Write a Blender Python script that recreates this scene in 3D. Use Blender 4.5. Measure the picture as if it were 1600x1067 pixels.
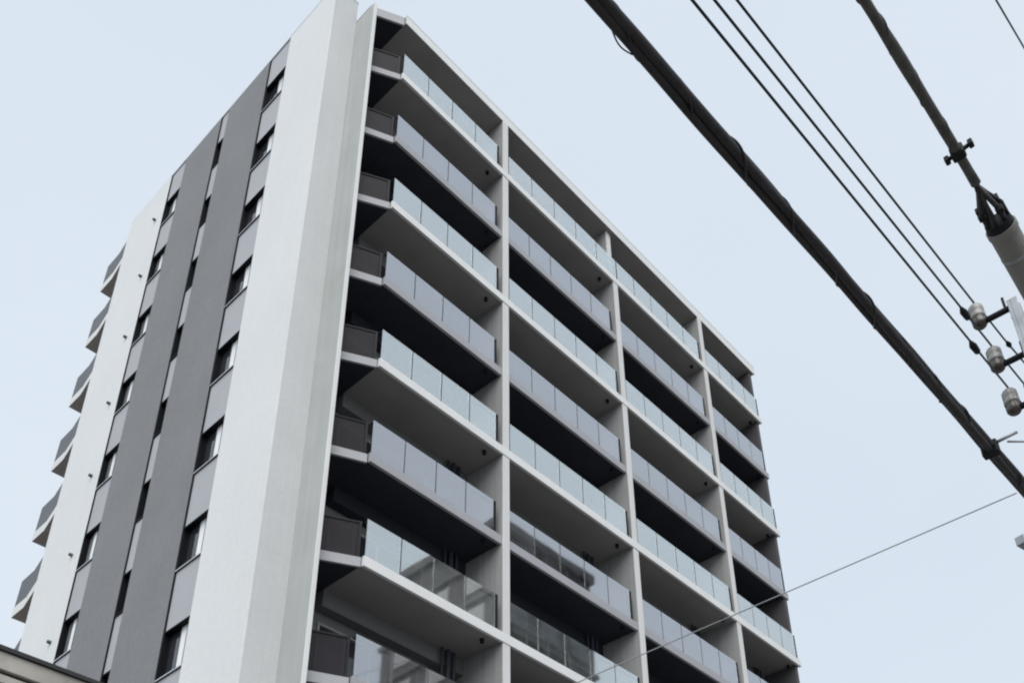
import bpy, bmesh, math, random
from mathutils import Vector, Matrix
random.seed(7)
R = math.radians
for o in list(bpy.data.objects): bpy.data.objects.remove(o)
S = bpy.context.scene
COL = S.collection

# ------------------------------------------------------------------ camera
cam = bpy.data.cameras.new('camera'); cam_o = bpy.data.objects.new('camera', cam); COL.objects.link(cam_o)
rot = Matrix(((0.684997, -0.354728, -0.636355), (-0.728539, -0.337418, -0.596138), (-0.003251, 0.871962, -0.489563)))
cam_o.matrix_world = Matrix.Translation((-15.562, -14.786, 1.595)) @ rot.to_4x4()
cam.sensor_width = 36.0; cam.sensor_fit = 'HORIZONTAL'; cam.lens = 36.566
cam.shift_x = 0.00237; cam.shift_y = 0.3275
cam.clip_start = 0.05; cam.clip_end = 3000
S.camera = cam_o
S.cycles.filter_width = 2.1
S.render.resolution_x = 1024; S.render.resolution_y = 682

# ------------------------------------------------------------------ exposure, sky, sun
S.view_settings.view_transform = 'Standard'; S.view_settings.look = 'None'
S.view_settings.gamma = 1; S.view_settings.use_curve_mapping = False
EXPO = 0.75
S.view_settings.exposure = EXPO
SUN_EL, SUN_AZ = R(46), R(226)            # azimuth clockwise from +Y
W = bpy.data.worlds.new('World'); S.world = W; W.use_nodes = True
nt = W.node_tree; nt.nodes.clear()
def N(t, typ, **kw):
    n = t.nodes.new(typ)
    for k, v in kw.items(): setattr(n, k, v)
    return n
out = N(nt, 'ShaderNodeOutputWorld'); bg = N(nt, 'ShaderNodeBackground'); bg.inputs['Strength'].default_value = 0.1
sky = N(nt, 'ShaderNodeTexSky', sky_type='NISHITA'); sky.sun_disc = False
sky.sun_elevation = SUN_EL; sky.sun_rotation = SUN_AZ; sky.air_density = 1.0; sky.dust_density = 4.0
k = 10.0 / (2 ** EXPO)
tc = N(nt, 'ShaderNodeTexCoord'); nz = N(nt, 'ShaderNodeTexNoise'); nz.inputs['Scale'].default_value = 1.6; nz.inputs['Detail'].default_value = 3
nt.links.new(tc.outputs['Generated'], nz.inputs['Vector'])
cr = N(nt, 'ShaderNodeValToRGB')
cr.color_ramp.elements[0].position = 0.3; cr.color_ramp.elements[1].position = 0.7
cr.color_ramp.elements[0].color = (0.722 * k, 0.808 * k, 0.905 * k, 1); cr.color_ramp.elements[1].color = (0.785 * k, 0.868 * k, 0.955 * k, 1)
nt.links.new(nz.outputs['Fac'], cr.inputs['Fac'])
mx = N(nt, 'ShaderNodeMix', data_type='RGBA'); mx.inputs['Factor'].default_value = 0.93      # a closed cloud deck over the blue sky
nt.links.new(sky.outputs['Color'], mx.inputs[6]); nt.links.new(cr.outputs['Color'], mx.inputs[7])
nt.links.new(mx.outputs[2], bg.inputs['Color']); nt.links.new(bg.outputs['Background'], out.inputs['Surface'])

sl = bpy.data.lights.new('sun', 'SUN'); sl.energy = 1.5; sl.angle = R(60); sl.color = (1.0, 0.975, 0.94)
so = bpy.data.objects.new('sun', sl); COL.objects.link(so)
sd = Vector((math.sin(SUN_AZ) * math.cos(SUN_EL), math.cos(SUN_AZ) * math.cos(SUN_EL), math.sin(SUN_EL)))
so.rotation_euler = sd.to_track_quat('Z', 'Y').to_euler(); so.location = sd * 200

# ------------------------------------------------------------------ materials
def mat(name, col, rough=0.8, var=0.06, scale=2.0, streak=0.0, bump=0.0, bscale=40.0, metal=0.0, spec=0.3, dirt=None, tile=0.0):
    m = bpy.data.materials.new(name); m.use_nodes = True; t = m.node_tree; b = t.nodes['Principled BSDF']
    b.inputs['Roughness'].default_value = rough; b.inputs['Metallic'].default_value = metal
    b.inputs['Specular IOR Level'].default_value = spec
    geo = N(t, 'ShaderNodeNewGeometry')
    n1 = N(t, 'ShaderNodeTexNoise'); n1.inputs['Scale'].default_value = scale; n1.inputs['Detail'].default_value = 5
    t.links.new(geo.outputs['Position'], n1.inputs['Vector'])
    fac = n1.outputs['Fac']
    if streak:
        mp = N(t, 'ShaderNodeMapping'); mp.inputs['Scale'].default_value = (5.0, 5.0, 0.12)
        t.links.new(geo.outputs['Position'], mp.inputs['Vector'])
        n2 = N(t, 'ShaderNodeTexNoise'); n2.inputs['Scale'].default_value = 1.6; n2.inputs['Detail'].default_value = 6
        t.links.new(mp.outputs['Vector'], n2.inputs['Vector'])
        ma = N(t, 'ShaderNodeMix', data_type='FLOAT'); ma.inputs['Factor'].default_value = streak
        t.links.new(fac, ma.inputs[2]); t.links.new(n2.outputs['Fac'], ma.inputs[3]); fac = ma.outputs[0]
    rp = N(t, 'ShaderNodeValToRGB'); e = rp.color_ramp.elements
    e[0].position = 0.3; e[1].position = 0.7
    d = dirt or col
    e[0].color = tuple(c * (1 - var) for c in d) + (1,); e[1].color = tuple(min(1, c * (1 + var)) for c in col) + (1,)
    t.links.new(fac, rp.inputs['Fac']); colout = rp.outputs['Color']
    if tile:        # small ceramic tiles: slight tone change from tile to tile, thin joints
        sx = N(t, 'ShaderNodeSeparateXYZ'); t.links.new(geo.outputs['Position'], sx.inputs[0])
        ad = N(t, 'ShaderNodeMath', operation='ADD'); t.links.new(sx.outputs['X'], ad.inputs[0]); t.links.new(sx.outputs['Y'], ad.inputs[1])
        cx = N(t, 'ShaderNodeCombineXYZ'); t.links.new(ad.outputs[0], cx.inputs['X']); t.links.new(sx.outputs['Z'], cx.inputs['Y'])
        br = N(t, 'ShaderNodeTexBrick'); br.offset = 0.0
        br.inputs['Scale'].default_value = 1.0; br.inputs['Brick Width'].default_value = 0.10; br.inputs['Row Height'].default_value = 0.10
        br.inputs['Mortar Size'].default_value = 0.006; br.inputs['Mortar Smooth'].default_value = 0.3
        br.inputs['Color1'].default_value = (1, 1, 1, 1); br.inputs['Color2'].default_value = (1 - tile, 1 - tile, 1 - tile * 0.8, 1); br.inputs['Mortar'].default_value = (1 - 2 * tile,) * 3 + (1,)
        t.links.new(cx.outputs[0], br.inputs['Vector'])
        mm = N(t, 'ShaderNodeMix', data_type='RGBA', blend_type='MULTIPLY'); mm.inputs['Factor'].default_value = 1.0
        t.links.new(colout, mm.inputs[6]); t.links.new(br.outputs['Color'], mm.inputs[7]); colout = mm.outputs[2]
    t.links.new(colout, b.inputs['Base Color'])
    if bump:
        nb = N(t, 'ShaderNodeTexNoise'); nb.inputs['Scale'].default_value = bscale; nb.inputs['Detail'].default_value = 4
        t.links.new(geo.outputs['Position'], nb.inputs['Vector'])
        bp = N(t, 'ShaderNodeBump'); bp.inputs['Strength'].default_value = bump; bp.inputs['Distance'].default_value = 0.01
        t.links.new(nb.outputs['Fac'], bp.inputs['Height']); t.links.new(bp.outputs['Normal'], b.inputs['Normal'])
    return m

def glass(name, refl, tint, trans, wav=0.03):
    """coated balcony glass: part mirror, part clear"""
    m = bpy.data.materials.new(name); m.use_nodes = True; t = m.node_tree; t.nodes.clear()
    o = N(t, 'ShaderNodeOutputMaterial'); mi = N(t, 'ShaderNodeMixShader'); g = N(t, 'ShaderNodeBsdfGlossy'); tr = N(t, 'ShaderNodeBsdfTransparent')
    g.inputs['Color'].default_value = tint + (1,); g.inputs['Roughness'].default_value = 0.03
    tr.inputs['Color'].default_value = trans + (1,)
    lw = N(t, 'ShaderNodeLayerWeight'); lw.inputs['Blend'].default_value = 0.5
    pw = N(t, 'ShaderNodeMath', operation='POWER'); pw.inputs[1].default_value = 3.0
    ml = N(t, 'ShaderNodeMath', operation='MULTIPLY_ADD'); ml.inputs[1].default_value = 1 - refl; ml.inputs[2].default_value = refl
    t.links.new(lw.outputs['Facing'], pw.inputs[0]); t.links.new(pw.outputs[0], ml.inputs[0]); t.links.new(ml.outputs[0], mi.inputs['Fac'])
    geo = N(t, 'ShaderNodeNewGeometry'); n = N(t, 'ShaderNodeTexNoise'); n.inputs['Scale'].default_value = 0.9; n.inputs['Detail'].default_value = 1
    t.links.new(geo.outputs['Position'], n.inputs['Vector'])
    bp = N(t, 'ShaderNodeBump'); bp.inputs['Strength'].default_value = wav; bp.inputs['Distance'].default_value = 0.1
    t.links.new(n.outputs['Fac'], bp.inputs['Height']); t.links.new(bp.outputs['Normal'], g.inputs['Normal'])
    # faint dust film on the pane
    df = N(t, 'ShaderNodeBsdfDiffuse'); df.inputs['Color'].default_value = (0.6, 0.62, 0.63, 1)
    n2 = N(t, 'ShaderNodeTexNoise'); n2.inputs['Scale'].default_value = 2.3; n2.inputs['Detail'].default_value = 6
    t.links.new(geo.outputs['Position'], n2.inputs['Vector'])
    mr = N(t, 'ShaderNodeMapRange'); mr.inputs[1].default_value = 0.35; mr.inputs[2].default_value = 0.75; mr.inputs[3].default_value = 0.0; mr.inputs[4].default_value = 0.05
    t.links.new(n2.outputs['Fac'], mr.inputs[0])
    oi = N(t, 'ShaderNodeObjectInfo'); mo = N(t, 'ShaderNodeMath', operation='MULTIPLY_ADD'); mo.inputs[1].default_value = 0.05
    t.links.new(oi.outputs['Random'], mo.inputs[0]); t.links.new(mr.outputs[0], mo.inputs[2])
    m2 = N(t, 'ShaderNodeMixShader')
    t.links.new(tr.outputs[0], mi.inputs[1]); t.links.new(g.outputs[0], mi.inputs[2])
    t.links.new(mo.outputs[0], m2.inputs['Fac']); t.links.new(mi.outputs[0], m2.inputs[1]); t.links.new(df.outputs[0], m2.inputs[2])
    t.links.new(m2.outputs[0], o.inputs['Surface'])
    return m

M = dict(
    white=mat('white_tile', (0.75, 0.76, 0.76), 0.6, 0.035, 0.35, 0.35, 0.1, 30, tile=0.04),
    shadedfin=mat('shaded_concrete_fin', (0.455, 0.465, 0.46), 0.8, 0.05, 1.0, 0.5, 0.2, 25, dirt=(0.41, 0.425, 0.41)),  # weathered concrete, its colour also darkened for the recess shade
    returnwall=mat('darker_white_return', (0.585, 0.595, 0.595), 0.75, 0.05, 0.6, 0.4, 0.15, 25, tile=0.04),  # darker tone than the white gable panel
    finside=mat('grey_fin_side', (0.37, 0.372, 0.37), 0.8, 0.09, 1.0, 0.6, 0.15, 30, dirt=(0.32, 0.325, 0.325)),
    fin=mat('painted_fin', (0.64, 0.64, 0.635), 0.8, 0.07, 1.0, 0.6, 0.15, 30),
    grey=mat('grey_tile', (0.232, 0.235, 0.241), 0.65, 0.07, 0.5, 0.3, 0.15, 40, tile=0.09),
    spandrel=mat('pale_grey_panel', (0.43, 0.437, 0.46), 0.6, 0.04, 1.3, 0.4, 0.1, 40),
    joint=mat('dark_joint', (0.02, 0.021, 0.024), 0.8, 0.1, spec=0.1),
    reveal=mat('dark_window_metal', (0.009, 0.010, 0.013), 0.6, 0.1, spec=0.12),
    fascia_l=mat('pale_slab_edge', (0.72, 0.725, 0.72), 0.75, 0.05, 1.2, 0.3, 0.1, 30),
    fascia_c=mat('grey_chamfer_edge', (0.38, 0.385, 0.40), 0.75, 0.05, 1.2, 0.3, 0.1, 30),
    fascia_d=mat('grey_slab_edge', (0.36, 0.365, 0.385), 0.75, 0.05, 1.2, 0.3, 0.1, 30),
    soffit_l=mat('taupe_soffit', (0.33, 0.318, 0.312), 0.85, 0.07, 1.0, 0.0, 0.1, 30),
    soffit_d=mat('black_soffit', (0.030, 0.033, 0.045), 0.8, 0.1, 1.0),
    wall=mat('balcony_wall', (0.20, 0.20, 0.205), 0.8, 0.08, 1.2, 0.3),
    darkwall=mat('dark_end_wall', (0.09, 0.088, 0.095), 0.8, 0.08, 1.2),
    black=mat('black_metal', (0.016, 0.017, 0.020), 0.55, 0.1, spec=0.15),
    post=mat('grey_anodised_post', (0.10, 0.11, 0.12), 0.6, 0.05, spec=0.2),
    pipe=mat('dark_downpipe', (0.055, 0.058, 0.075), 0.5, 0.1),
    roof=mat('roof_membrane', (0.25, 0.25, 0.25), 0.9, 0.1),
    coping=mat('coping_metal', (0.62, 0.64, 0.66), 0.45, 0.04, metal=0.2),
    rail=mat('dark_grey_rail_panel', (0.12, 0.127, 0.14), 0.5, 0.06),
    stairsoffit=mat('stair_soffit', (0.42, 0.38, 0.35), 0.85, 0.08),
    pane=mat('sky_reflection_pane', (0.92, 0.935, 0.95), 0.25, 0.02, 3.0, spec=0.6),  # clear glass painted white to imitate the bright sky it mirrors
    greypane=mat('grey_pane', (0.20, 0.205, 0.215), 0.15, 0.08, spec=0.6),
    darkpane=mat('dark_pane', (0.03, 0.033, 0.04), 0.06, 0.1, spec=0.8),
    doorlight=mat('beige_door_frame', (0.36, 0.345, 0.32), 0.5, 0.05),
    doorframe=mat('door_frame', (0.16, 0.15, 0.14), 0.45, 0.05),
    glass_l=glass('pale_green_glass', 0.43, (0.95, 0.975, 0.97), (0.84, 0.88, 0.88), 0.012),
    glass_d=glass('lavender_grey_glass', 0.42, (0.82, 0.83, 0.855), (0.66, 0.68, 0.70), 0.012),
    asphalt=mat('asphalt', (0.05, 0.05, 0.052), 0.9, 0.2, 3.0, 0, 0.5, 60),
    paving=mat('concrete_paving', (0.26, 0.255, 0.25), 0.9, 0.12, 1.0, 0, 0.3, 30),
    ground=mat('ground_concrete', (0.17, 0.168, 0.16), 0.95, 0.2, 0.3),
    paint=mat('road_paint', (0.75, 0.75, 0.73), 0.7, 0.08, 6.0),
    cable=mat('black_cable_sheath', (0.030, 0.028, 0.031), 0.55, 0.3, 12.0, bump=0.3, bscale=60, spec=0.35),
    cable2=mat('weathered_cable_sheath', (0.085, 0.083, 0.078), 0.7, 0.3, 12.0, bump=0.3, bscale=60),
    wire=mat('dark_wire', (0.02, 0.024, 0.026), 0.5, 0.1),
    thinwire=mat('grey_drop_wire', (0.27, 0.285, 0.30), 0.6, 0.1),
    closure=mat('grey_closure_shell', (0.24, 0.235, 0.22), 0.65, 0.12, 8.0, 0.2, 0.15, 50),
    galv=mat('galvanised_steel', (0.36, 0.38, 0.40), 0.5, 0.12, 10.0, metal=0.5),
    porcelain=mat('grey_porcelain', (0.27, 0.265, 0.25), 0.3, 0.12, 12.0, spec=0.6),
    porcelain_d=mat('brown_porcelain', (0.07, 0.058, 0.05), 0.25, 0.1, 12.0, spec=0.6),
    concrete=mat('pole_concrete', (0.36, 0.35, 0.33), 0.85, 0.1, 3.0, 0.4, 0.3, 50),
    eave=mat('taupe_eave_board', (0.44, 0.415, 0.375), 0.7, 0.12, 2.5, 0.0, 0.2, 40, dirt=(0.30, 0.285, 0.255)),
    eavedark=mat('dark_drip_edge', (0.035, 0.034, 0.034), 0.6, 0.1),
    housewall=mat('cream_house_wall', (0.45, 0.42, 0.37), 0.85, 0.08, 2.0, 0.3),
    rooftile=mat('dark_roof_sheet', (0.09, 0.09, 0.095), 0.6, 0.15, 3.0),
    tower=mat('brown_tower_tile', (0.055, 0.049, 0.046), 0.7, 0.12, 1.0, 0.3),
    towerband=mat('tower_slab_band', (0.10, 0.093, 0.088), 0.8, 0.1, 1.0),
)

# tinted railing panel: dark, slightly see-through
def dark_mesh():
    m = bpy.data.materials.new('dark_tinted_panel'); m.use_nodes = True; t = m.node_tree
    b = t.nodes['Principled BSDF']; o = t.nodes['Material Output']
    b.inputs['Base Color'].default_value = (0.040, 0.036, 0.042, 1); b.inputs['Roughness'].default_value = 0.45; b.inputs['Specular IOR Level'].default_value = 0.12
    tr = N(t, 'ShaderNodeBsdfTransparent'); tr.inputs['Color'].default_value = (0.55, 0.55, 0.58, 1)
    mi = N(t, 'ShaderNodeMixShader'); mi.inputs['Fac'].default_value = 0.45
    t.links.new(b.outputs[0], mi.inputs[1]); t.links.new(tr.outputs[0], mi.inputs[2]); t.links.new(mi.outputs[0], o.inputs['Surface'])
    return m
M['darkpanel'] = dark_mesh()

# ------------------------------------------------------------------ mesh helpers
def link(name, me, parent=None, loc=(0, 0, 0), rz=0.0):
    o = bpy.data.objects.new(name, me); COL.objects.link(o); o.location = loc; o.rotation_euler = (0, 0, rz)
    if parent: o.parent = parent
    return o
def box_bm(bm, x0, x1, y0, y1, z0, z1):
    vs = [bm.verts.new(p) for p in ((x0, y0, z0), (x1, y0, z0), (x1, y1, z0), (x0, y1, z0), (x0, y0, z1), (x1, y0, z1), (x1, y1, z1), (x0, y1, z1))]
    return [bm.faces.new([vs[i] for i in f]) for f in ((3, 2, 1, 0), (4, 5, 6, 7), (0, 1, 5, 4), (1, 2, 6, 5), (2, 3, 7, 6), (3, 0, 4, 7))]
def prism_bm(bm, poly, z0, z1):
    a = [bm.verts.new((x, y, z0)) for x, y in poly]; b = [bm.verts.new((x, y, z1)) for x, y in poly]; n = len(poly)
    fs = [bm.faces.new(a[::-1]), bm.faces.new(b)]
    for i in range(n): fs.append(bm.faces.new((a[i], a[(i + 1) % n], b[(i + 1) % n], b[i])))
    return fs
def done(bm, name, m, bevel=0.0, smooth=False):
    bmesh.ops.recalc_face_normals(bm, faces=bm.faces)
    if bevel:
        bmesh.ops.bevel(bm, geom=list(bm.edges), offset=bevel, segments=1, affect='EDGES')
    me = bpy.data.meshes.new(name); bm.to_mesh(me); bm.free()
    for q in (m if isinstance(m, (list, tuple)) else [m]): me.materials.append(M[q])
    if smooth:
        for p in me.polygons: p.use_smooth = True
    return me
_cache = {}
def boxmesh(name, dims, m, bevel=0.0):
    """box from origin corner offsets, shared between alike pieces"""
    key = (name, tuple(round(d, 4) for d in dims), m, bevel)
    if key not in _cache:
        bm = bmesh.new(); box_bm(bm, *dims); _cache[key] = done(bm, name, m, bevel)
    return _cache[key]
def box(name, dims, m, parent=None, bevel=0.0):
    """box given in the parent's coordinates"""
    x0, x1, y0, y1, z0, z1 = dims
    return link(name, boxmesh(name, (0, x1 - x0, 0, y1 - y0, 0, z1 - z0), m, bevel), parent, (x0, y0, z0))
def tube_bm(bm, pts, rad, seg=8, cap=True):
    pts = [Vector(p) for p in pts]; rings = []
    for i, p in enumerate(pts):
        d = (pts[min(i + 1, len(pts) - 1)] - pts[max(i - 1, 0)]).normalized()
        up = Vector((0, 0, 1)) if abs(d.z) < 0.95 else Vector((1, 0, 0))
        s = d.cross(up).normalized(); u = s.cross(d)
        r = rad[i] if isinstance(rad, (list, tuple)) else rad
        rings.append([bm.verts.new(p + (s * math.cos(2 * math.pi * k / seg) + u * math.sin(2 * math.pi * k / seg)) * r) for k in range(seg)])
    for a, b in zip(rings, rings[1:]):
        for k in range(seg): bm.faces.new((a[k], a[(k + 1) % seg], b[(k + 1) % seg], b[k]))
    if cap: bm.faces.new(rings[0][::-1]); bm.faces.new(rings[-1])
def tube(name, pts, rad, m, parent=None, seg=8):
    bm = bmesh.new(); tube_bm(bm, pts, rad, seg)
    return link(name, done(bm, name, m, smooth=True), parent)
def thing(name, label, cat, loc=(0, 0, 0), group=None):
    o = bpy.data.objects.new(name, None); COL.objects.link(o); o.location = loc; o.empty_display_size = 0.3
    tag(o, label, cat, group); return o
def tag(o, label, cat, group=None):
    o['label'] = label; o['category'] = cat
    if group: o['group'] = group
def struct(o): o['kind'] = 'structure'; return o
def rel(parent, dims):
    l = parent.location
    return (dims[0] - l.x, dims[1] - l.x, dims[2] - l.y, dims[3] - l.y, dims[4] - l.z, dims[5] - l.z)

# ------------------------------------------------------------------ ground, road, pavements
bm = bmesh.new(); box_bm(bm, -600, 600, -600, 600, -0.4, -0.12); struct(link('ground', done(bm, 'ground', 'ground')))
bm = bmesh.new(); box_bm(bm, -300, 300, -13.0, -8.2, -0.2, -0.104); rd = struct(link('road', done(bm, 'road', 'asphalt')))
for y in (-12.7, -8.62):
    bm = bmesh.new(); box_bm(bm, -300, 300, y, y + 0.12, -0.11, -0.100); link('edge_line', done(bm, 'edge_line', 'paint'), rd)
for y0, y1 in ((-17.0, -13.0), (-8.2, -6.4)):
    bm = bmesh.new(); box_bm(bm, -300, 300, y0, y1, -0.3, 0.0); struct(link('pavement', done(bm, 'pavement', 'paving')))
bm = bmesh.new(); box_bm(bm, -7.4, 40, -6.4, 1.0, -0.3, -0.01); struct(link('forecourt', done(bm, 'forecourt', 'paving')))

# ------------------------------------------------------------------ apartment building
H = 2.95
def ZF(f): return 14.62 + (f - 6) * H             # underside of the balcony slab of storey f
ZR = 14.62 + 20.59                                # underside of the roof slab
ZP = 14.62 + 21.62                                # parapet top
XG = -6.31                                        # face of the gable wall
B = thing('apartment_building', 'white and grey high-rise apartment block with stacked glass-fronted balconies', 'building')
box('core_wall', (-6.06, 15.35, 2.0, 13.5, 0, ZP - 0.25), 'joint', B)
box('roof_deck', (-5.9, 15.2, 2.05, 13.4, ZP - 0.24, ZP - 0.1), 'roof', B)
# front wall behind the balconies
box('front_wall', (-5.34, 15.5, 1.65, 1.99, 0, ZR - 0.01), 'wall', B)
# gable wall panels, the corner return and the thin fin in front of it
wp = box('white_corner_wall', (XG, -6.27, 1.12, 3.49, 0, ZP), 'white', B, 0.003)
box('corner_return', (-6.2695, -5.452, 1.124, 3.48, 0, ZP - 0.002), 'returnwall', B)
wp['label'] = 'white corner wall panel of the gable'
cp = box('coping', (XG - 0.006, -5.44, 1.112, 3.50, ZP, ZP + 0.05), 'coping', B)
box('corner_fin', (-5.45, -5.345, 0.25, 1.98, 0, ZR - 0.02), 'shadedfin', B)
box('fin_edge', (-5.453, -5.342, 0.222, 0.2495, 0, ZR - 0.018), 'fascia_l', B, 0.004)  # separate pale strip keeps the front bright beside the shade-darkened body
box('grey_wall_panel', (XG, -6.06, 4.637, 6.99, 0, ZP), 'grey', B, 0.004)
box('grey_wall_panel', (XG, -6.06, 7.487, 9.71, 0, ZP), 'grey', B, 0.01)
box('white_rear_wall', (XG, -6.06, 10.717, 13.6, 0, ZP), 'white', B, 0.01)
box('coping', (XG + 0.004, -6.0, 3.502, 13.61, ZP, ZP + 0.045), 'coping', B)
# window columns in the gable: spandrels between storeys, windows set back in dark reveals
def gable_window(y0, y1, z0, z1, narrow):
    bm = bmesh.new(); x0, x1, t = -0.245, -0.0, 0.035
    box_bm(bm, x0, x1, 0, t, 0, z1 - z0); box_bm(bm, x0, x1, y1 - y0 - t, y1 - y0, 0, z1 - z0)
    box_bm(bm, x0, x1, t, y1 - y0 - t, z1 - z0 - t, z1 - z0); box_bm(bm, x0, x1, t, y1 - y0 - t, 0, t)
    return done(bm, 'window', 'reveal')
cols = ((3.49, 4.60, False), (7.0, 7.45, True), (9.72, 10.68, False))
for y0, y1, nar in cols:
    XS = XG + 0.045
    wm = gable_window(y0, y1, 0, 1.27, nar)
    fl = list(range(4, 13)); prev = 0.0
    for f in fl:
        zh = 14.62 + (f - 5) * H - 0.61; zs = zh - 1.27
        box('spandrel_panel', (XS, -6.06, y0 + 0.004, y1 - 0.004, prev, zs - 0.002), 'spandrel', B, 0.006); prev = zh + 0.002
        w = link('window', wm, B, (-6.06, y0, zs))
        if not nar:
            box('sill', (-0.252, -0.2455, -0.0, y1 - y0, -0.006, 0.022), 'coping', w)
            mid = (y1 - y0) * (0.5 if y0 < 5 else 0.64)
            box('pane', (-0.105, -0.095, 0.035, mid, 0.035, 1.235), 'pane', w)  # near half carries the sky reflection as white colour
            box('pane', (-0.085, -0.075, mid, y1 - y0 - 0.10, 0.035, 1.235), 'darkpane' if y0 < 5 else 'greypane', w)
            box('sash_frame', (-0.106, -0.0935, mid * 0.55, mid * 0.55 + 0.018, 0.036, 1.234), 'coping', w)
            box('sash_frame', (-0.110, -0.09, mid - 0.018, mid + 0.018, 0.035, 1.235), 'post', w)
            box('sash_frame', (-0.115, -0.07, y1 - y0 - 0.099, y1 - y0 - 0.036, 0.036, 1.234), 'reveal', w)
        else:
            box('pane', (-0.06, -0.05, 0.035, y1 - y0 - 0.035, 0.035, 1.235), 'darkpane', w)
    box('spandrel_panel', (XS, -6.06, y0 + 0.004, y1 - 0.004, prev, ZP - 0.004), 'spandrel', B, 0.006)
    box('joint_strip', (XG + 0.008, -6.06, y1, y1 + 0.036, 0, ZP - 0.02), 'joint', B)
# vent caps on the rear white panel
vm = bmesh.new()
bmesh.ops.create_cone(vm, cap_ends=True, segments=12, radius1=0.058, radius2=0.046, depth=0.10, matrix=Matrix.Rotation(R(-90), 4, 'Y'))
vme = done(vm, 'vent_cap', 'post')
for f in range(4, 13): link('vent_cap', vme, B, (XG - 0.055, 11.23, 14.62 + (f - 5) * H - 1.05))

# fins between the bays
FIN = [0.0, 5.755, 11.52]
for i, x in enumerate(FIN):
    for y0, z0, z1 in (((0.0, 0, ZF(12) + 0.2), (0.17, ZF(12) + 0.2, ZR)) if i == 1 else ((0.0, 0, ZR),)):
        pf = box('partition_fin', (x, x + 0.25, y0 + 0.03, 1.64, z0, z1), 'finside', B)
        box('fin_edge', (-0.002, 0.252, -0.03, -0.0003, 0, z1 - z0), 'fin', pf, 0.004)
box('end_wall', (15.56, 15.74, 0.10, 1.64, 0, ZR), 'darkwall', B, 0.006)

# roof slab with its own chamfered end
CH = ((-4.385, 0.12), (-5.345, 0.625))            # chamfer line: front end, fin end
rs = link('roof_slab', None or done((lambda b: (prism_bm(b, [(-4.36, 0.03), (15.9, 0.03), (15.9, 1.99), (-4.36, 1.99)], 0.025, 0.42), b)[1])(bmesh.new()), 'roof_slab', 'soffit_l'), B, (0, 0, ZR))
box('fascia', (-4.36, 15.92, 0.0, 0.029, 0.0, 0.40), 'fascia_l', rs)
box('gutter_edge', (-4.36, 15.92, -0.006, 0.06, 0.401, 0.44), 'coping', rs)
def chamfer(parent, y_front, h, rail):
    """triangular end of the first bay: grey edge, dark underside, dark railing"""
    bm = bmesh.new(); a = (CH[0][0] + 0.02, CH[0][1] + y_front); b = CH[1]
    prism_bm(bm, [a, (a[0], 1.64), (-5.344, 1.64), (b[0] + 0.001, b[1] + 0.03)], 0.02, h - 0.02)
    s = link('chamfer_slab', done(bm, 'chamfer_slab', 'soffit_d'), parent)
    d = Vector((b[0] - a[0], b[1] - a[1], 0)); L = d.length; ang = math.atan2(-d.y, -d.x)
    def strip(name, x0, x1, t0, t1, z0, z1, m, bev=0.0):
        return link(name, boxmesh(name, (x0, x1, t0, t1, z0, z1), m, bev), parent, (b[0], b[1], 0), ang)
    strip('chamfer_fascia', 0.0, L, -0.03, 0.03, 0.0, h, 'fascia_c')
    if rail:
        strip('side_panel', 0.0, L - 0.07, 0.045, 0.06, h + 0.03, 1.20, 'darkpanel')
        strip('side_rail', 0.0, L - 0.02, 0.025, 0.075, 1.20, 1.245, 'black')
        strip('side_rail', 0.0, L - 0.02, 0.03, 0.07, h + 0.005, h + 0.03, 'black')
        strip('side_post', L - 0.09, L - 0.03, 0.02, 0.08, h, 1.22, 'black')
        strip('side_post', L * 0.30, L * 0.30 + 0.03, 0.062, 0.09, h, 1.2, 'black')
    return s
chamfer(rs, 0.0, 0.40, False)

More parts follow.
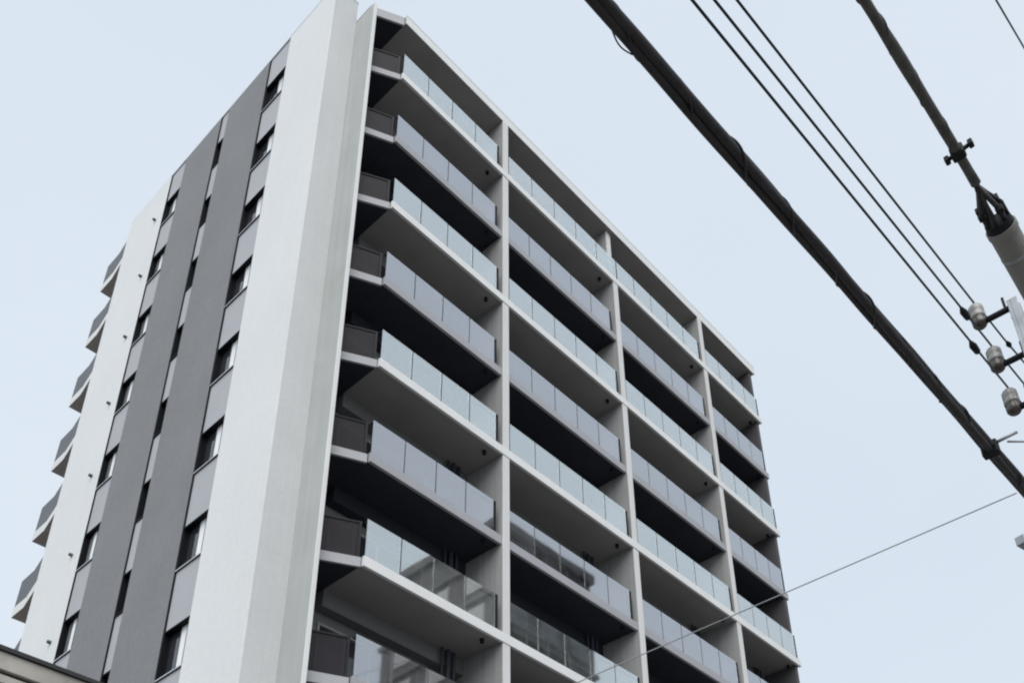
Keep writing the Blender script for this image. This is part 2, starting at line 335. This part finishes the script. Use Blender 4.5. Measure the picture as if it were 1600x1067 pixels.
BAYS = [(-4.36, 0.0, 4), (0.25, 5.755, 5), (6.005, 11.52, 5), (11.77, 15.83, 4)]
def make_balcony(f, bi):
    xL, xR, n = BAYS[bi]; light = (f % 2 == 0); z = ZF(f); last = bi == 3
    yf = -0.02 if light else 0.055
    sx1 = xR - xL if not last else 15.83 - xL
    bm = bmesh.new(); box_bm(bm, 0.002, sx1 - 0.002, yf + 0.09, 1.648, 0.025, 0.24)
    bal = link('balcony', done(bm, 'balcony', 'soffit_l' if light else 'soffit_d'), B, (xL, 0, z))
    bal['label'] = ('pale balcony with a taupe underside' if light else 'grey balcony with a black underside')
    fx1 = sx1 + (0.25 if (light and not last) else -0.002)
    fh = 0.27
    box('fascia', (0.001, fx1, yf, yf + 0.085, 0.0, fh), 'fascia_l' if light else 'fascia_d', bal, 0.004)
    if not last or True:
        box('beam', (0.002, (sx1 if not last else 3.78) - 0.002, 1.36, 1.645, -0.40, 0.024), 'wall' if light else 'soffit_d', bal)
    cont = (f == 12 and bi == 1)
    xa = 0.02 if bi else 0.015
    xb = sx1 - 0.26 if not last else 15.60 - xL
    if cont: xb = sx1 + 0.24
    gy = yf + 0.03; gw = (xb - xa) / n; g0, g1 = fh + 0.012, 1.285
    for i in range(n):
        box('glass_panel', (xa + i * gw + 0.019, xa + (i + 1) * gw - 0.019, gy, gy + 0.012, g0, g1), 'glass_l' if light else 'glass_d', bal)
        if i: box('post', (xa + i * gw - 0.0175, xa + i * gw + 0.0175, gy - 0.002, gy + 0.05, fh, 1.26), 'post', bal)
    box('handrail', (xa, xb, gy + 0.052, gy + 0.09, 1.20, 1.24), 'black', bal)
    if not cont:
        box('end_post', (xb + 0.012, xb + 0.075, gy - 0.005, gy + 0.09, fh * 0.55, 1.275), 'black', bal)
    if last:
        box('side_panel', (15.765 - xL, 15.78 - xL, gy + 0.1, 1.6, g0, g1), 'glass_d', bal)
    if bi == 0: chamfer(bal_shift(bal, xL), yf, 0.245, True)
    if 'drain' not in _cache:
        b2 = bmesh.new(); bmesh.ops.create_cone(b2, cap_ends=True, segments=10, radius1=0.05, radius2=0.06, depth=0.11); _cache['drain'] = done(b2, 'drain_outlet', 'black')
    link('drain_outlet', _cache['drain'], bal, (sx1 - 0.42, 0.30, -0.03))
    # balcony door
    dw0, dw1 = 0.55, sx1 - 1.25
    if bi == 0: dw0 = 0.1
    dr = door(dw1 - dw0, 2.02); link_tree(dr, bal_parent(), (xL + dw0, 1.60, z + 0.26))
    return bal
def bal_shift(bal, xL):
    class P: pass
    e = _Shift(bal, xL); return e
class _Shift:
    def __init__(s, o, x): s.o, s.x = o, x
# chamfer pieces are given in building coordinates: shift them into the balcony's frame
_link0 = link
def link(name, me, parent=None, loc=(0, 0, 0), rz=0.0):
    if isinstance(parent, _Shift): return _link0(name, me, parent.o, (loc[0] - parent.x, loc[1], loc[2]), rz)
    return _link0(name, me, parent, loc, rz)
def bal_parent(): return B
_doors = {}
def door(w, h):
    key = round(w, 3)
    if key not in _doors:
        bm = bmesh.new(); t = 0.06
        box_bm(bm, 0, t, 0, 0.049, 0, h); box_bm(bm, w - t, w, 0, 0.049, 0, h); box_bm(bm, t, w - t, 0, 0.049, h - t, h); box_bm(bm, t, w - t, 0, 0.049, 0, t)
        fm = done(bm, 'balcony_door', 'doorlight'); n = 4 if w > 3 else 2; pw = (w - 2 * t) / n; L = []
        for i in range(n):
            L.append(('pane', boxmesh('pane', (0, pw - 0.05, 0, 0.008, 0, h - 2 * t - 0.06), 'darkpane'), (t + i * pw + 0.025, 0.018 + 0.012 * (i % 2), t + 0.03)))
            if i: L.append(('stile', boxmesh('stile', (-0.028, 0.028, 0, 0.03, 0, h - 2 * t), 'doorlight'), (t + i * pw, 0.008, t)))
        _doors[key] = (fm, L)
    return _doors[key]
def link_tree(d, parent, loc):
    fm, L = d; o = _link0('balcony_door', fm, parent, loc)
    for nm, me, l in L: _link0(nm, me, o, l)
    return o
for f in range(12, 3, -1):
    for bi in range(4): make_balcony(f, bi)
# downpipes at the right end of each bay
for x in (-0.62, 5.13, 10.9, 14.9):
    for dx, r in ((-0.2, 0.035), (0.0, 0.06), (0.2, 0.045)):
        tube('downpipe', [(x + dx, 1.27, 0.1), (x + dx, 1.27, ZR + 0.02)], r, 'pipe', B, 10)

# open stair at the rear corner: landings, flights and railings
for kf in range(-2, 7):
    z = 14.62 + 4.58 + (kf - 1) * H
    if z > ZP - 2.2: continue
    prof = [(15.36, 0.0), (14.50, 0.0), (13.95, 0.36), (12.6, 1.40), (12.6, 1.78), (13.90, 0.74), (14.47, 0.37), (15.36, 0.37)]
    bm = bmesh.new(); a = [bm.verts.new((0, y, q)) for y, q in prof]; b = [bm.verts.new((1.25, y, q)) for y, q in prof]
    n = len(prof); fs = [bm.faces.new(a), bm.faces.new(b[::-1])]
    for i in range(n):
        fc = bm.faces.new((a[i], b[i], b[(i + 1) % n], a[(i + 1) % n])); fc.material_index = 1 if i < 3 else 0
    st = link('stair_flight', done(bm, 'stair_flight', ['fascia_l', 'stairsoffit']), B, (-6.20, 0, z))
    rp = [(15.30, 0.38), (14.46, 0.38), (13.89, 0.76), (12.6, 1.79), (12.6, 2.62), (13.75, 1.76), (14.40, 1.34), (15.24, 1.32)]
    bm = bmesh.new(); a = [bm.verts.new((0, y, q)) for y, q in rp]; b = [bm.verts.new((0.05, y, q)) for y, q in rp]
    bm.faces.new(a); bm.faces.new(b[::-1])
    for i in range(n): bm.faces.new((a[i], b[i], b[(i + 1) % n], a[(i + 1) % n]))
    link('railing', done(bm, 'railing', 'rail'), st, (0.0, 0, 0))
    box('railing', (0.051, 1.25, 15.235, 15.28, 0.375, 1.31), 'rail', st)
box('stair_column', (-5.0, -4.7, 14.9, 15.2, 0, ZP - 1.0), 'wall', B)

# ------------------------------------------------------------------ neighbouring house with the eave at the lower left
NH = thing('neighbour_house', 'low house with a taupe boarded eave at the lower left', 'house', (-17.0, -2.0, 0))
ZE = 5.72
def nb(name, dims, m, par=NH, bev=0.0): return box(name, rel(NH, dims), m, par, bev)
nb('wall', (-24.0, -9.6, -6.55, 3.0, -0.1, ZE - 0.30), 'housewall')
nb('roof_edge', (-24.6, -9.2, -7.30, -7.16, ZE - 0.035, ZE), 'eavedark')
nb('eave_board', (-24.6, -9.2, -7.275, -7.20, ZE - 0.185, ZE - 0.036), 'eave', NH, 0.006)
nb('eave_gap', (-24.55, -9.25, -7.235, -7.20, ZE - 0.215, ZE - 0.186), 'eavedark')
nb('eave_board', (-24.6, -9.2, -7.262, -7.20, ZE - 0.285, ZE - 0.216), 'eave', NH, 0.005)
nb('eave_gap', (-24.55, -9.25, -7.225, -7.19, ZE - 0.31, ZE - 0.286), 'eavedark')
nb('eave_board', (-24.6, -9.2, -7.25, -7.19, ZE - 0.40, ZE - 0.311), 'eave', NH, 0.005)
nb('soffit', (-24.5, -9.3, -7.189, -6.5, ZE - 0.34, ZE - 0.30), 'eave')
bm = bmesh.new()
xs0, xs1, y0, y1 = -24.6, -9.2, -7.28, 3.6
v = [bm.verts.new(p) for p in ((xs0, y0, ZE - 0.03), (xs1, y0, ZE - 0.03), (xs1, y1, ZE - 0.03), (xs0, y1, ZE - 0.03), (xs0 + 5.5, (y0 + y1) / 2, ZE + 1.05), (xs1 - 5.5, (y0 + y1) / 2, ZE + 1.05))]
for fi in ((0, 1, 5, 4), (1, 2, 5), (2, 3, 4, 5), (3, 0, 4), (3, 2, 1, 0)): bm.faces.new([v[i] for i in fi])
for q in bm.verts: q.co -= Vector(NH.location)
link('roof', done(bm, 'roof', 'rooftile'), NH)
for x in (-21.5, -17.0, -12.6):
    w = nb('window', (x, x + 1.6, -6.60, -6.551, 2.9, 4.1), 'doorframe')
    box('pane', (0.06, 0.78, -0.012, -0.002, 0.06, 1.14), 'darkpane', w); box('pane', (0.82, 1.54, -0.012, -0.002, 0.06, 1.14), 'darkpane', w)

# ------------------------------------------------------------------ tower across the street (mirrored in the lower balcony glass)
T = thing('tower_block', 'dark brown tower block mirrored in the lower balcony glass', 'building', (30, -30, 0))
def tb(name, dims, m, par=T, bev=0.0): return box(name, rel(T, dims), m, par, bev)
tb('wall', (25.3, 35.0, -36, -24.3, -0.1, 45.2), 'tower')
tb('parapet', (25.0, 35.2, -36.2, -24.0, 45.2, 45.9), 'towerband')
for i in range(15):
    z = 3.0 + i * 2.85
    tb('slab_band', (25.05, 35.15, -36.1, -24.05, z - 0.15, z + 0.15), 'towerband')
    for x in (26.0, 29.2, 32.4):
        w = tb('window', (x, x + 1.9, -24.3, -24.24, z - 2.1, z - 0.5), 'doorframe'); box('pane', (0.07, 1.83, 0.061, 0.07, 0.07, 1.53), 'darkpane', w)
    for y in (-34.5, -31.0, -27.6):
        w = tb('window', (25.24, 25.3, y, y + 1.9, z - 2.1, z - 0.5), 'doorframe'); box('pane', (-0.01, -0.001, 0.07, 1.83, 0.07, 1.53), 'darkpane', w)

# ------------------------------------------------------------------ overhead lines
def lerp(a, b, t): return tuple(a[i] + (b[i] - a[i]) * t for i in range(3))
# thick bundle of telephone cables lashed together
bA, bB = Vector((-13.731, -13.55, 5.738)), Vector((-9.289, -13.575, 6.075))
def bundle_pt(x):
    t = (x - bA.x) / (bB.x - bA.x); return bA.lerp(bB, t) + Vector((0, 0, 0.02 * math.sin(t * 3.1)))
CB = thing('cable_bundle', 'thick black bundle of lashed telephone cables crossing the sky diagonally', 'cable', bundle_pt(-12))
def cbpath(dx0, dx1, rad, ang0, turns, wob, step=0.06):
    L = []; n = int((dx1 - dx0) / step)
    for i in range(n + 1):
        x = dx0 + (dx1 - dx0) * i / n; p = bundle_pt(x) - CB.location
        a = ang0 + turns * (x + 20) + 0.35 * math.sin(x * 1.3 + ang0)
        r = rad * (1 + wob * math.sin(x * 3.9 + ang0 * 2))
        L.append(p + Vector((0, math.cos(a) * r, math.sin(a) * r)))
    return L
for i, (rad, off, a0) in enumerate(((0.0265, 0.0165, 0.3), (0.0235, 0.019, 2.2), (0.020, 0.022, 4.1), (0.013, 0.026, 5.4))):
    P = cbpath(-20, -2, off, a0, 0.22, 0.12)
    tube('cable', P, [rad * (1 + 0.10 * math.sin(k * 0.37 + i * 2) * math.sin(k * 0.11)) for k in range(len(P))], 'cable', CB, 10)
P = []
for i in range(2600):
    x = -18 + 14 * i / 2600; a = 2 * math.pi * x / 0.42; p = bundle_pt(x) - CB.location
    r = 0.0360 + 0.0035 * math.sin(x * 5.3) + 0.003 * math.sin(x * 13.1)
    P.append(p + Vector((0, math.cos(a) * r, math.sin(a) * r - 0.002)))
tube('lashing_spiral', P, 0.005, 'cable', CB, 6)
lp = bundle_pt(-13.56) - CB.location
tube('loose_wire_loop', [lp + Vector((0.055 * q, 0.029 + 0.010 * math.cos(q * 1.57), -0.027 - 0.006 * math.cos(q * 1.57))) for q in [-1.2 + 0.2 * j for j in range(13)]], 0.0032, 'cable', CB, 6)
cl = bundle_pt(-9.83) - CB.location
box('hanger_clamp', (cl.x - 0.03, cl.x + 0.03, cl.y - 0.05, cl.y + 0.052, cl.z - 0.052, cl.z + 0.05), 'black', CB, 0.008)
tube('hanger_bolt', [cl + Vector((0.0, -0.04, 0.03)), cl + Vector((0.02, -0.17, 0.05))], 0.011, 'galv', CB, 8)
tube('hanger_arm', [cl + Vector((0.03, -0.10, 0.02)), cl + Vector((0.45, -0.42, 0.10))], 0.007, 'galv', CB, 8)

# second, thinner cable and the grey splice closure hanging at its end
c2 = [(-30, -14.17, 6.9), (-16, -14.17, 6.62), (-13.2, -14.17, 6.62), (-12.2, -14.17, 6.68), (-11.427, -14.17, 6.685), (-10.9, -14.17, 6.64), (-10.3, -14.17, 6.50), (-9.6, -14.18, 6.40), (-8.35, -14.17, 6.42)]
SC = thing('aerial_cable', 'dark grey aerial cable with a bolted clamp, top right beside the closure', 'cable', (-12.2, -14.17, 6.68))
def c2p(x):
    for a, b in zip(c2, c2[1:]):
        if a[0] <= x <= b[0]: return Vector(lerp(a, b, (x - a[0]) / (b[0] - a[0]))) - SC.location
P = [c2p(-29 + i * 0.1) for i in range(179)]
tube('cable', P, [0.0262 * (1 + 0.12 * math.sin(i * 0.9) * math.sin(i * 0.23 + 1)) for i in range(len(P))], 'cable2', SC, 10)
P = [c2p(-16 + i * 0.02) + Vector((0, math.cos(i * 0.36) * 0.0245, math.sin(i * 0.36) * 0.0245)) for i in range(232)]
tube('lashing_spiral', P, 0.005, 'cable2', SC, 6)
k0 = Vector((-11.43, -14.17, 6.685)) - SC.location
box('clamp', (k0.x - 0.028, k0.x + 0.028, k0.y - 0.034, k0.y + 0.034, k0.z - 0.037, k0.z + 0.037), 'black', SC, 0.006)
tube('clamp_bolt', [k0 + Vector((0, -0.075, 0.008)), k0 + Vector((0, 0.06, -0.008))], 0.012, 'black', SC, 8)
for s in (-1, 1): box('clamp_nut', (k0.x - 0.02, k0.x + 0.02, k0.y - 0.006 + s * 0.064 - 0.012, k0.y - 0.006 + s * 0.064 + 0.012, k0.z - 0.02 - s * 0.008, k0.z + 0.02 - s * 0.008), 'black', SC, 0.004)
tube('cable_tail', [Vector((-11.2, -14.17, 6.672)) - SC.location, Vector((-11.06, -14.15, 6.66)) - SC.location, Vector((-10.93, -14.12, 6.64)) - SC.location], 0.016, 'cable', SC, 8)

CLO = thing('splice_closure', 'grey cylindrical cable splice closure at the right edge of the sky', 'closure', (-10.6, -14.17, 6.53))
def cy(name, x0, x1, r0, r1, m, zoff=(0, 0), seg=24):
    def c(x): return Vector((x, -14.17, 6.64 - 0.245 * (x + 10.98))) - CLO.location
    bm = bmesh.new(); tube_bm(bm, [c(x0), c(x1)], [r0, r1], seg); return link(name, done(bm, name, m, smooth=False), CLO)
cy('shell', -10.86, -10.0, 0.078, 0.078, 'closure')
cy('end_ring', -10.885, -10.845, 0.083, 0.083, 'closure')
cy('end_ring', -10.70, -10.685, 0.0803, 0.0803, 'galv')
cy('end_cap', -10.93, -10.884, 0.070, 0.076, 'black')
cy('end_cap', -10.0, -9.95, 0.085, 0.06, 'black')
for i in range(7):
    a = 2 * math.pi * i / 7 + 0.4
    p0 = Vector((-11.17, -14.17, 6.67)) - CLO.location; p1 = Vector((-10.91, -14.17 + 0.058 * math.cos(a), 6.628 + 0.058 * math.sin(a))) - CLO.location
    mid = (p0 + p1) / 2 + Vector((0.03, 0.030 * math.cos(a), 0.030 * math.sin(a)))
    tube('lead', [p0, mid, p1], 0.011 if i % 2 else 0.014, 'cable', CLO, 7)
    if i % 2 == 0:
        box('cable_tie', (mid.x - 0.018, mid.x + 0.018, mid.y - 0.02, mid.y + 0.02, mid.z - 0.02, mid.z + 0.02), 'black', CLO, 0.003)

# three service wires running to the rack of insulators
wl = (((-13.037, -13.6, 6.632), (-8.829, -13.6, 7.256), 'lowest of three thin parallel wires ending at the bottom insulator'),
      ((-12.791, -13.6, 6.971), (-8.913, -13.6, 7.610), 'middle of three thin parallel wires ending at the middle insulator'),
      ((-12.510, -13.6, 7.360), (-8.992, -13.6, 7.968), 'uppermost of three thin parallel wires ending at the top insulator'))
INS = ((-8.885, -13.6, 7.088), (-8.97, -13.6, 7.453), (-9.118, -13.6, 7.788))
for i, (a, b, lab) in enumerate(wl):
    w = thing('service_wire', lab, 'wire', Vector(a), 'three service wires')
    s = lambda t: Vector(lerp(a, b, t)) - Vector(a)
    tube('wire', [s(-3.0), s(-1), s(0), s(0.5), s(1.0)], 0.0075, 'wire', w, 8)
    e = Vector(INS[i]) - Vector(a)
    tube('jumper', [s(1.0), e + Vector((0.02, -0.05, -0.02)), e + Vector((0.35, -0.06, 0.0)), e + Vector((2.5, -0.12, 0.33))], 0.0068, 'wire', w, 8)
    if i < 2:
        q = s(0.83 if i == 0 else 0.845)
        tube('wire_clamp', [q + Vector((-0.07, 0, -0.01)), q + Vector((-0.03, 0.0, -0.022)), q + Vector((0.05, 0, -0.018)), q + Vector((0.08, 0, 0.0))], [0.010, 0.026, 0.022, 0.006], 'black', w, 8)
    if i:
        q = e + Vector((0.45, -0.064, 0.012)); tube('jumper_clamp', [q + Vector((-0.05, 0, -0.007)), q, q + Vector((0.05, 0, 0.007))], [0.008, 0.021, 0.008], 'black', w, 8)
tube_w = thing('thin_wire', 'single thin wire in the top right corner of the sky', 'wire', (-8.78, -14.45, 11.459))
tube('wire', [(-18, 0, -6.32), (0, 0, 0), (1.255, 0, 0.861), (22, 0, 15.1)], 0.008, 'wire', tube_w, 6)
dw = thing('drop_wire', 'pale thin drop wire slanting from the cable bundle across the balconies', 'wire', (-11.237, -7.0, 4.686))
p0, p1 = Vector((0, 0, 0.0)), Vector((-9.62, -13.60, 5.80)) - dw.location
tube('wire', [p0.lerp(p1, t) for t in (0, 0.25, 0.5, 0.75, 1)], 0.0042, 'thinwire', dw, 6)

# utility pole just outside the frame, carrying the rack
PX, PY = -8.15, -14.08
UP = thing('utility_pole', 'concrete utility pole with a galvanised bracket and three stacked porcelain insulators', 'pole', (PX, PY, 0))
tube('shaft', [(0, 0, -0.1), (0, 0, 4.5), (0, 0, 8.45)], [0.155, 0.135, 0.118], 'concrete', UP, 20)
for z in (6.2, 7.2, 8.15): tube('band', [(0, 0, z - 0.03), (0, 0, z + 0.03)], 0.142, 'galv', UP, 20)
def U(p): return Vector(p) - UP.location
RX, RY = -9.2, -13.83
rk = [U((-9.25, RY, 7.74)), U((-9.20, RY, 7.4)), U((-9.13, RY, 7.0))]
bm = bmesh.new(); box_bm(bm, -0.045, 0.045, -0.012, 0.012, -0.52, 0.16); box_bm(bm, -0.045, -0.033, -0.06, -0.0125, -0.52, 0.16); box_bm(bm, 0.033, 0.045, -0.06, -0.0125, -0.52, 0.16)
link('rack_channel', done(bm, 'rack_channel', 'galv', 0.003), UP, U((-9.13, RY, 7.58)))
for za, zb in ((7.68, 7.78), (7.62, 7.3)):
    tube('rack_arm', [U((-9.12, RY, za)), U((-8.25, -14.0, zb + 0.2 if zb > 7.5 else zb))], 0.026, 'galv', UP, 8)
bm = bmesh.new(); box_bm(bm, -0.02, 0.34, -0.008, 0.008, -0.05, 0.03)
link('rack_plate', done(bm, 'rack_plate', 'galv', 0.003), UP, U((-9.12, RY - 0.012, 7.69)))
for i, p in enumerate(INS):
    c = U(p); base = Vector((c.x, (RY - PY), c.z - 0.03))
    tube('insulator_arm', [c + Vector((0, 0, -0.075)), c + Vector((0.0, -0.27, -0.08))], 0.024, 'black', UP, 8)
    tube('insulator_bolt', [c + Vector((0.0, -0.19, -0.09)), c + Vector((0.0, -0.19, 0.05))], 0.010, 'black', UP, 8)
    ins = link('insulator', None, UP) if False else None
    prof = [(-0.105, 0.040), (-0.085, 0.052), (-0.05, 0.054), (-0.035, 0.044), (-0.02, 0.056), (0.015, 0.056), (0.03, 0.046), (0.045, 0.055), (0.085, 0.054), (0.105, 0.042), (0.115, 0.02)]
    bm = bmesh.new(); tube_bm(bm, [Vector((0, 0, z)) for z, r in prof], [r for z, r in prof], 18)
    me = done(bm, 'insulator', ['porcelain', 'porcelain_d'], smooth=True)
    for pg in me.polygons:
        if pg.center.z < -0.015: pg.material_index = 1
    link('insulator', me, UP, c)
bm = bmesh.new(); box_bm(bm, 0.0, 1.9, -0.03, 0.03, -0.03, 0.03)
link('stay_arm', done(bm, 'stay_arm', 'galv', 0.004), UP, U((-10.0, -13.62, 5.219)), math.atan2(-0.42, 1.85))
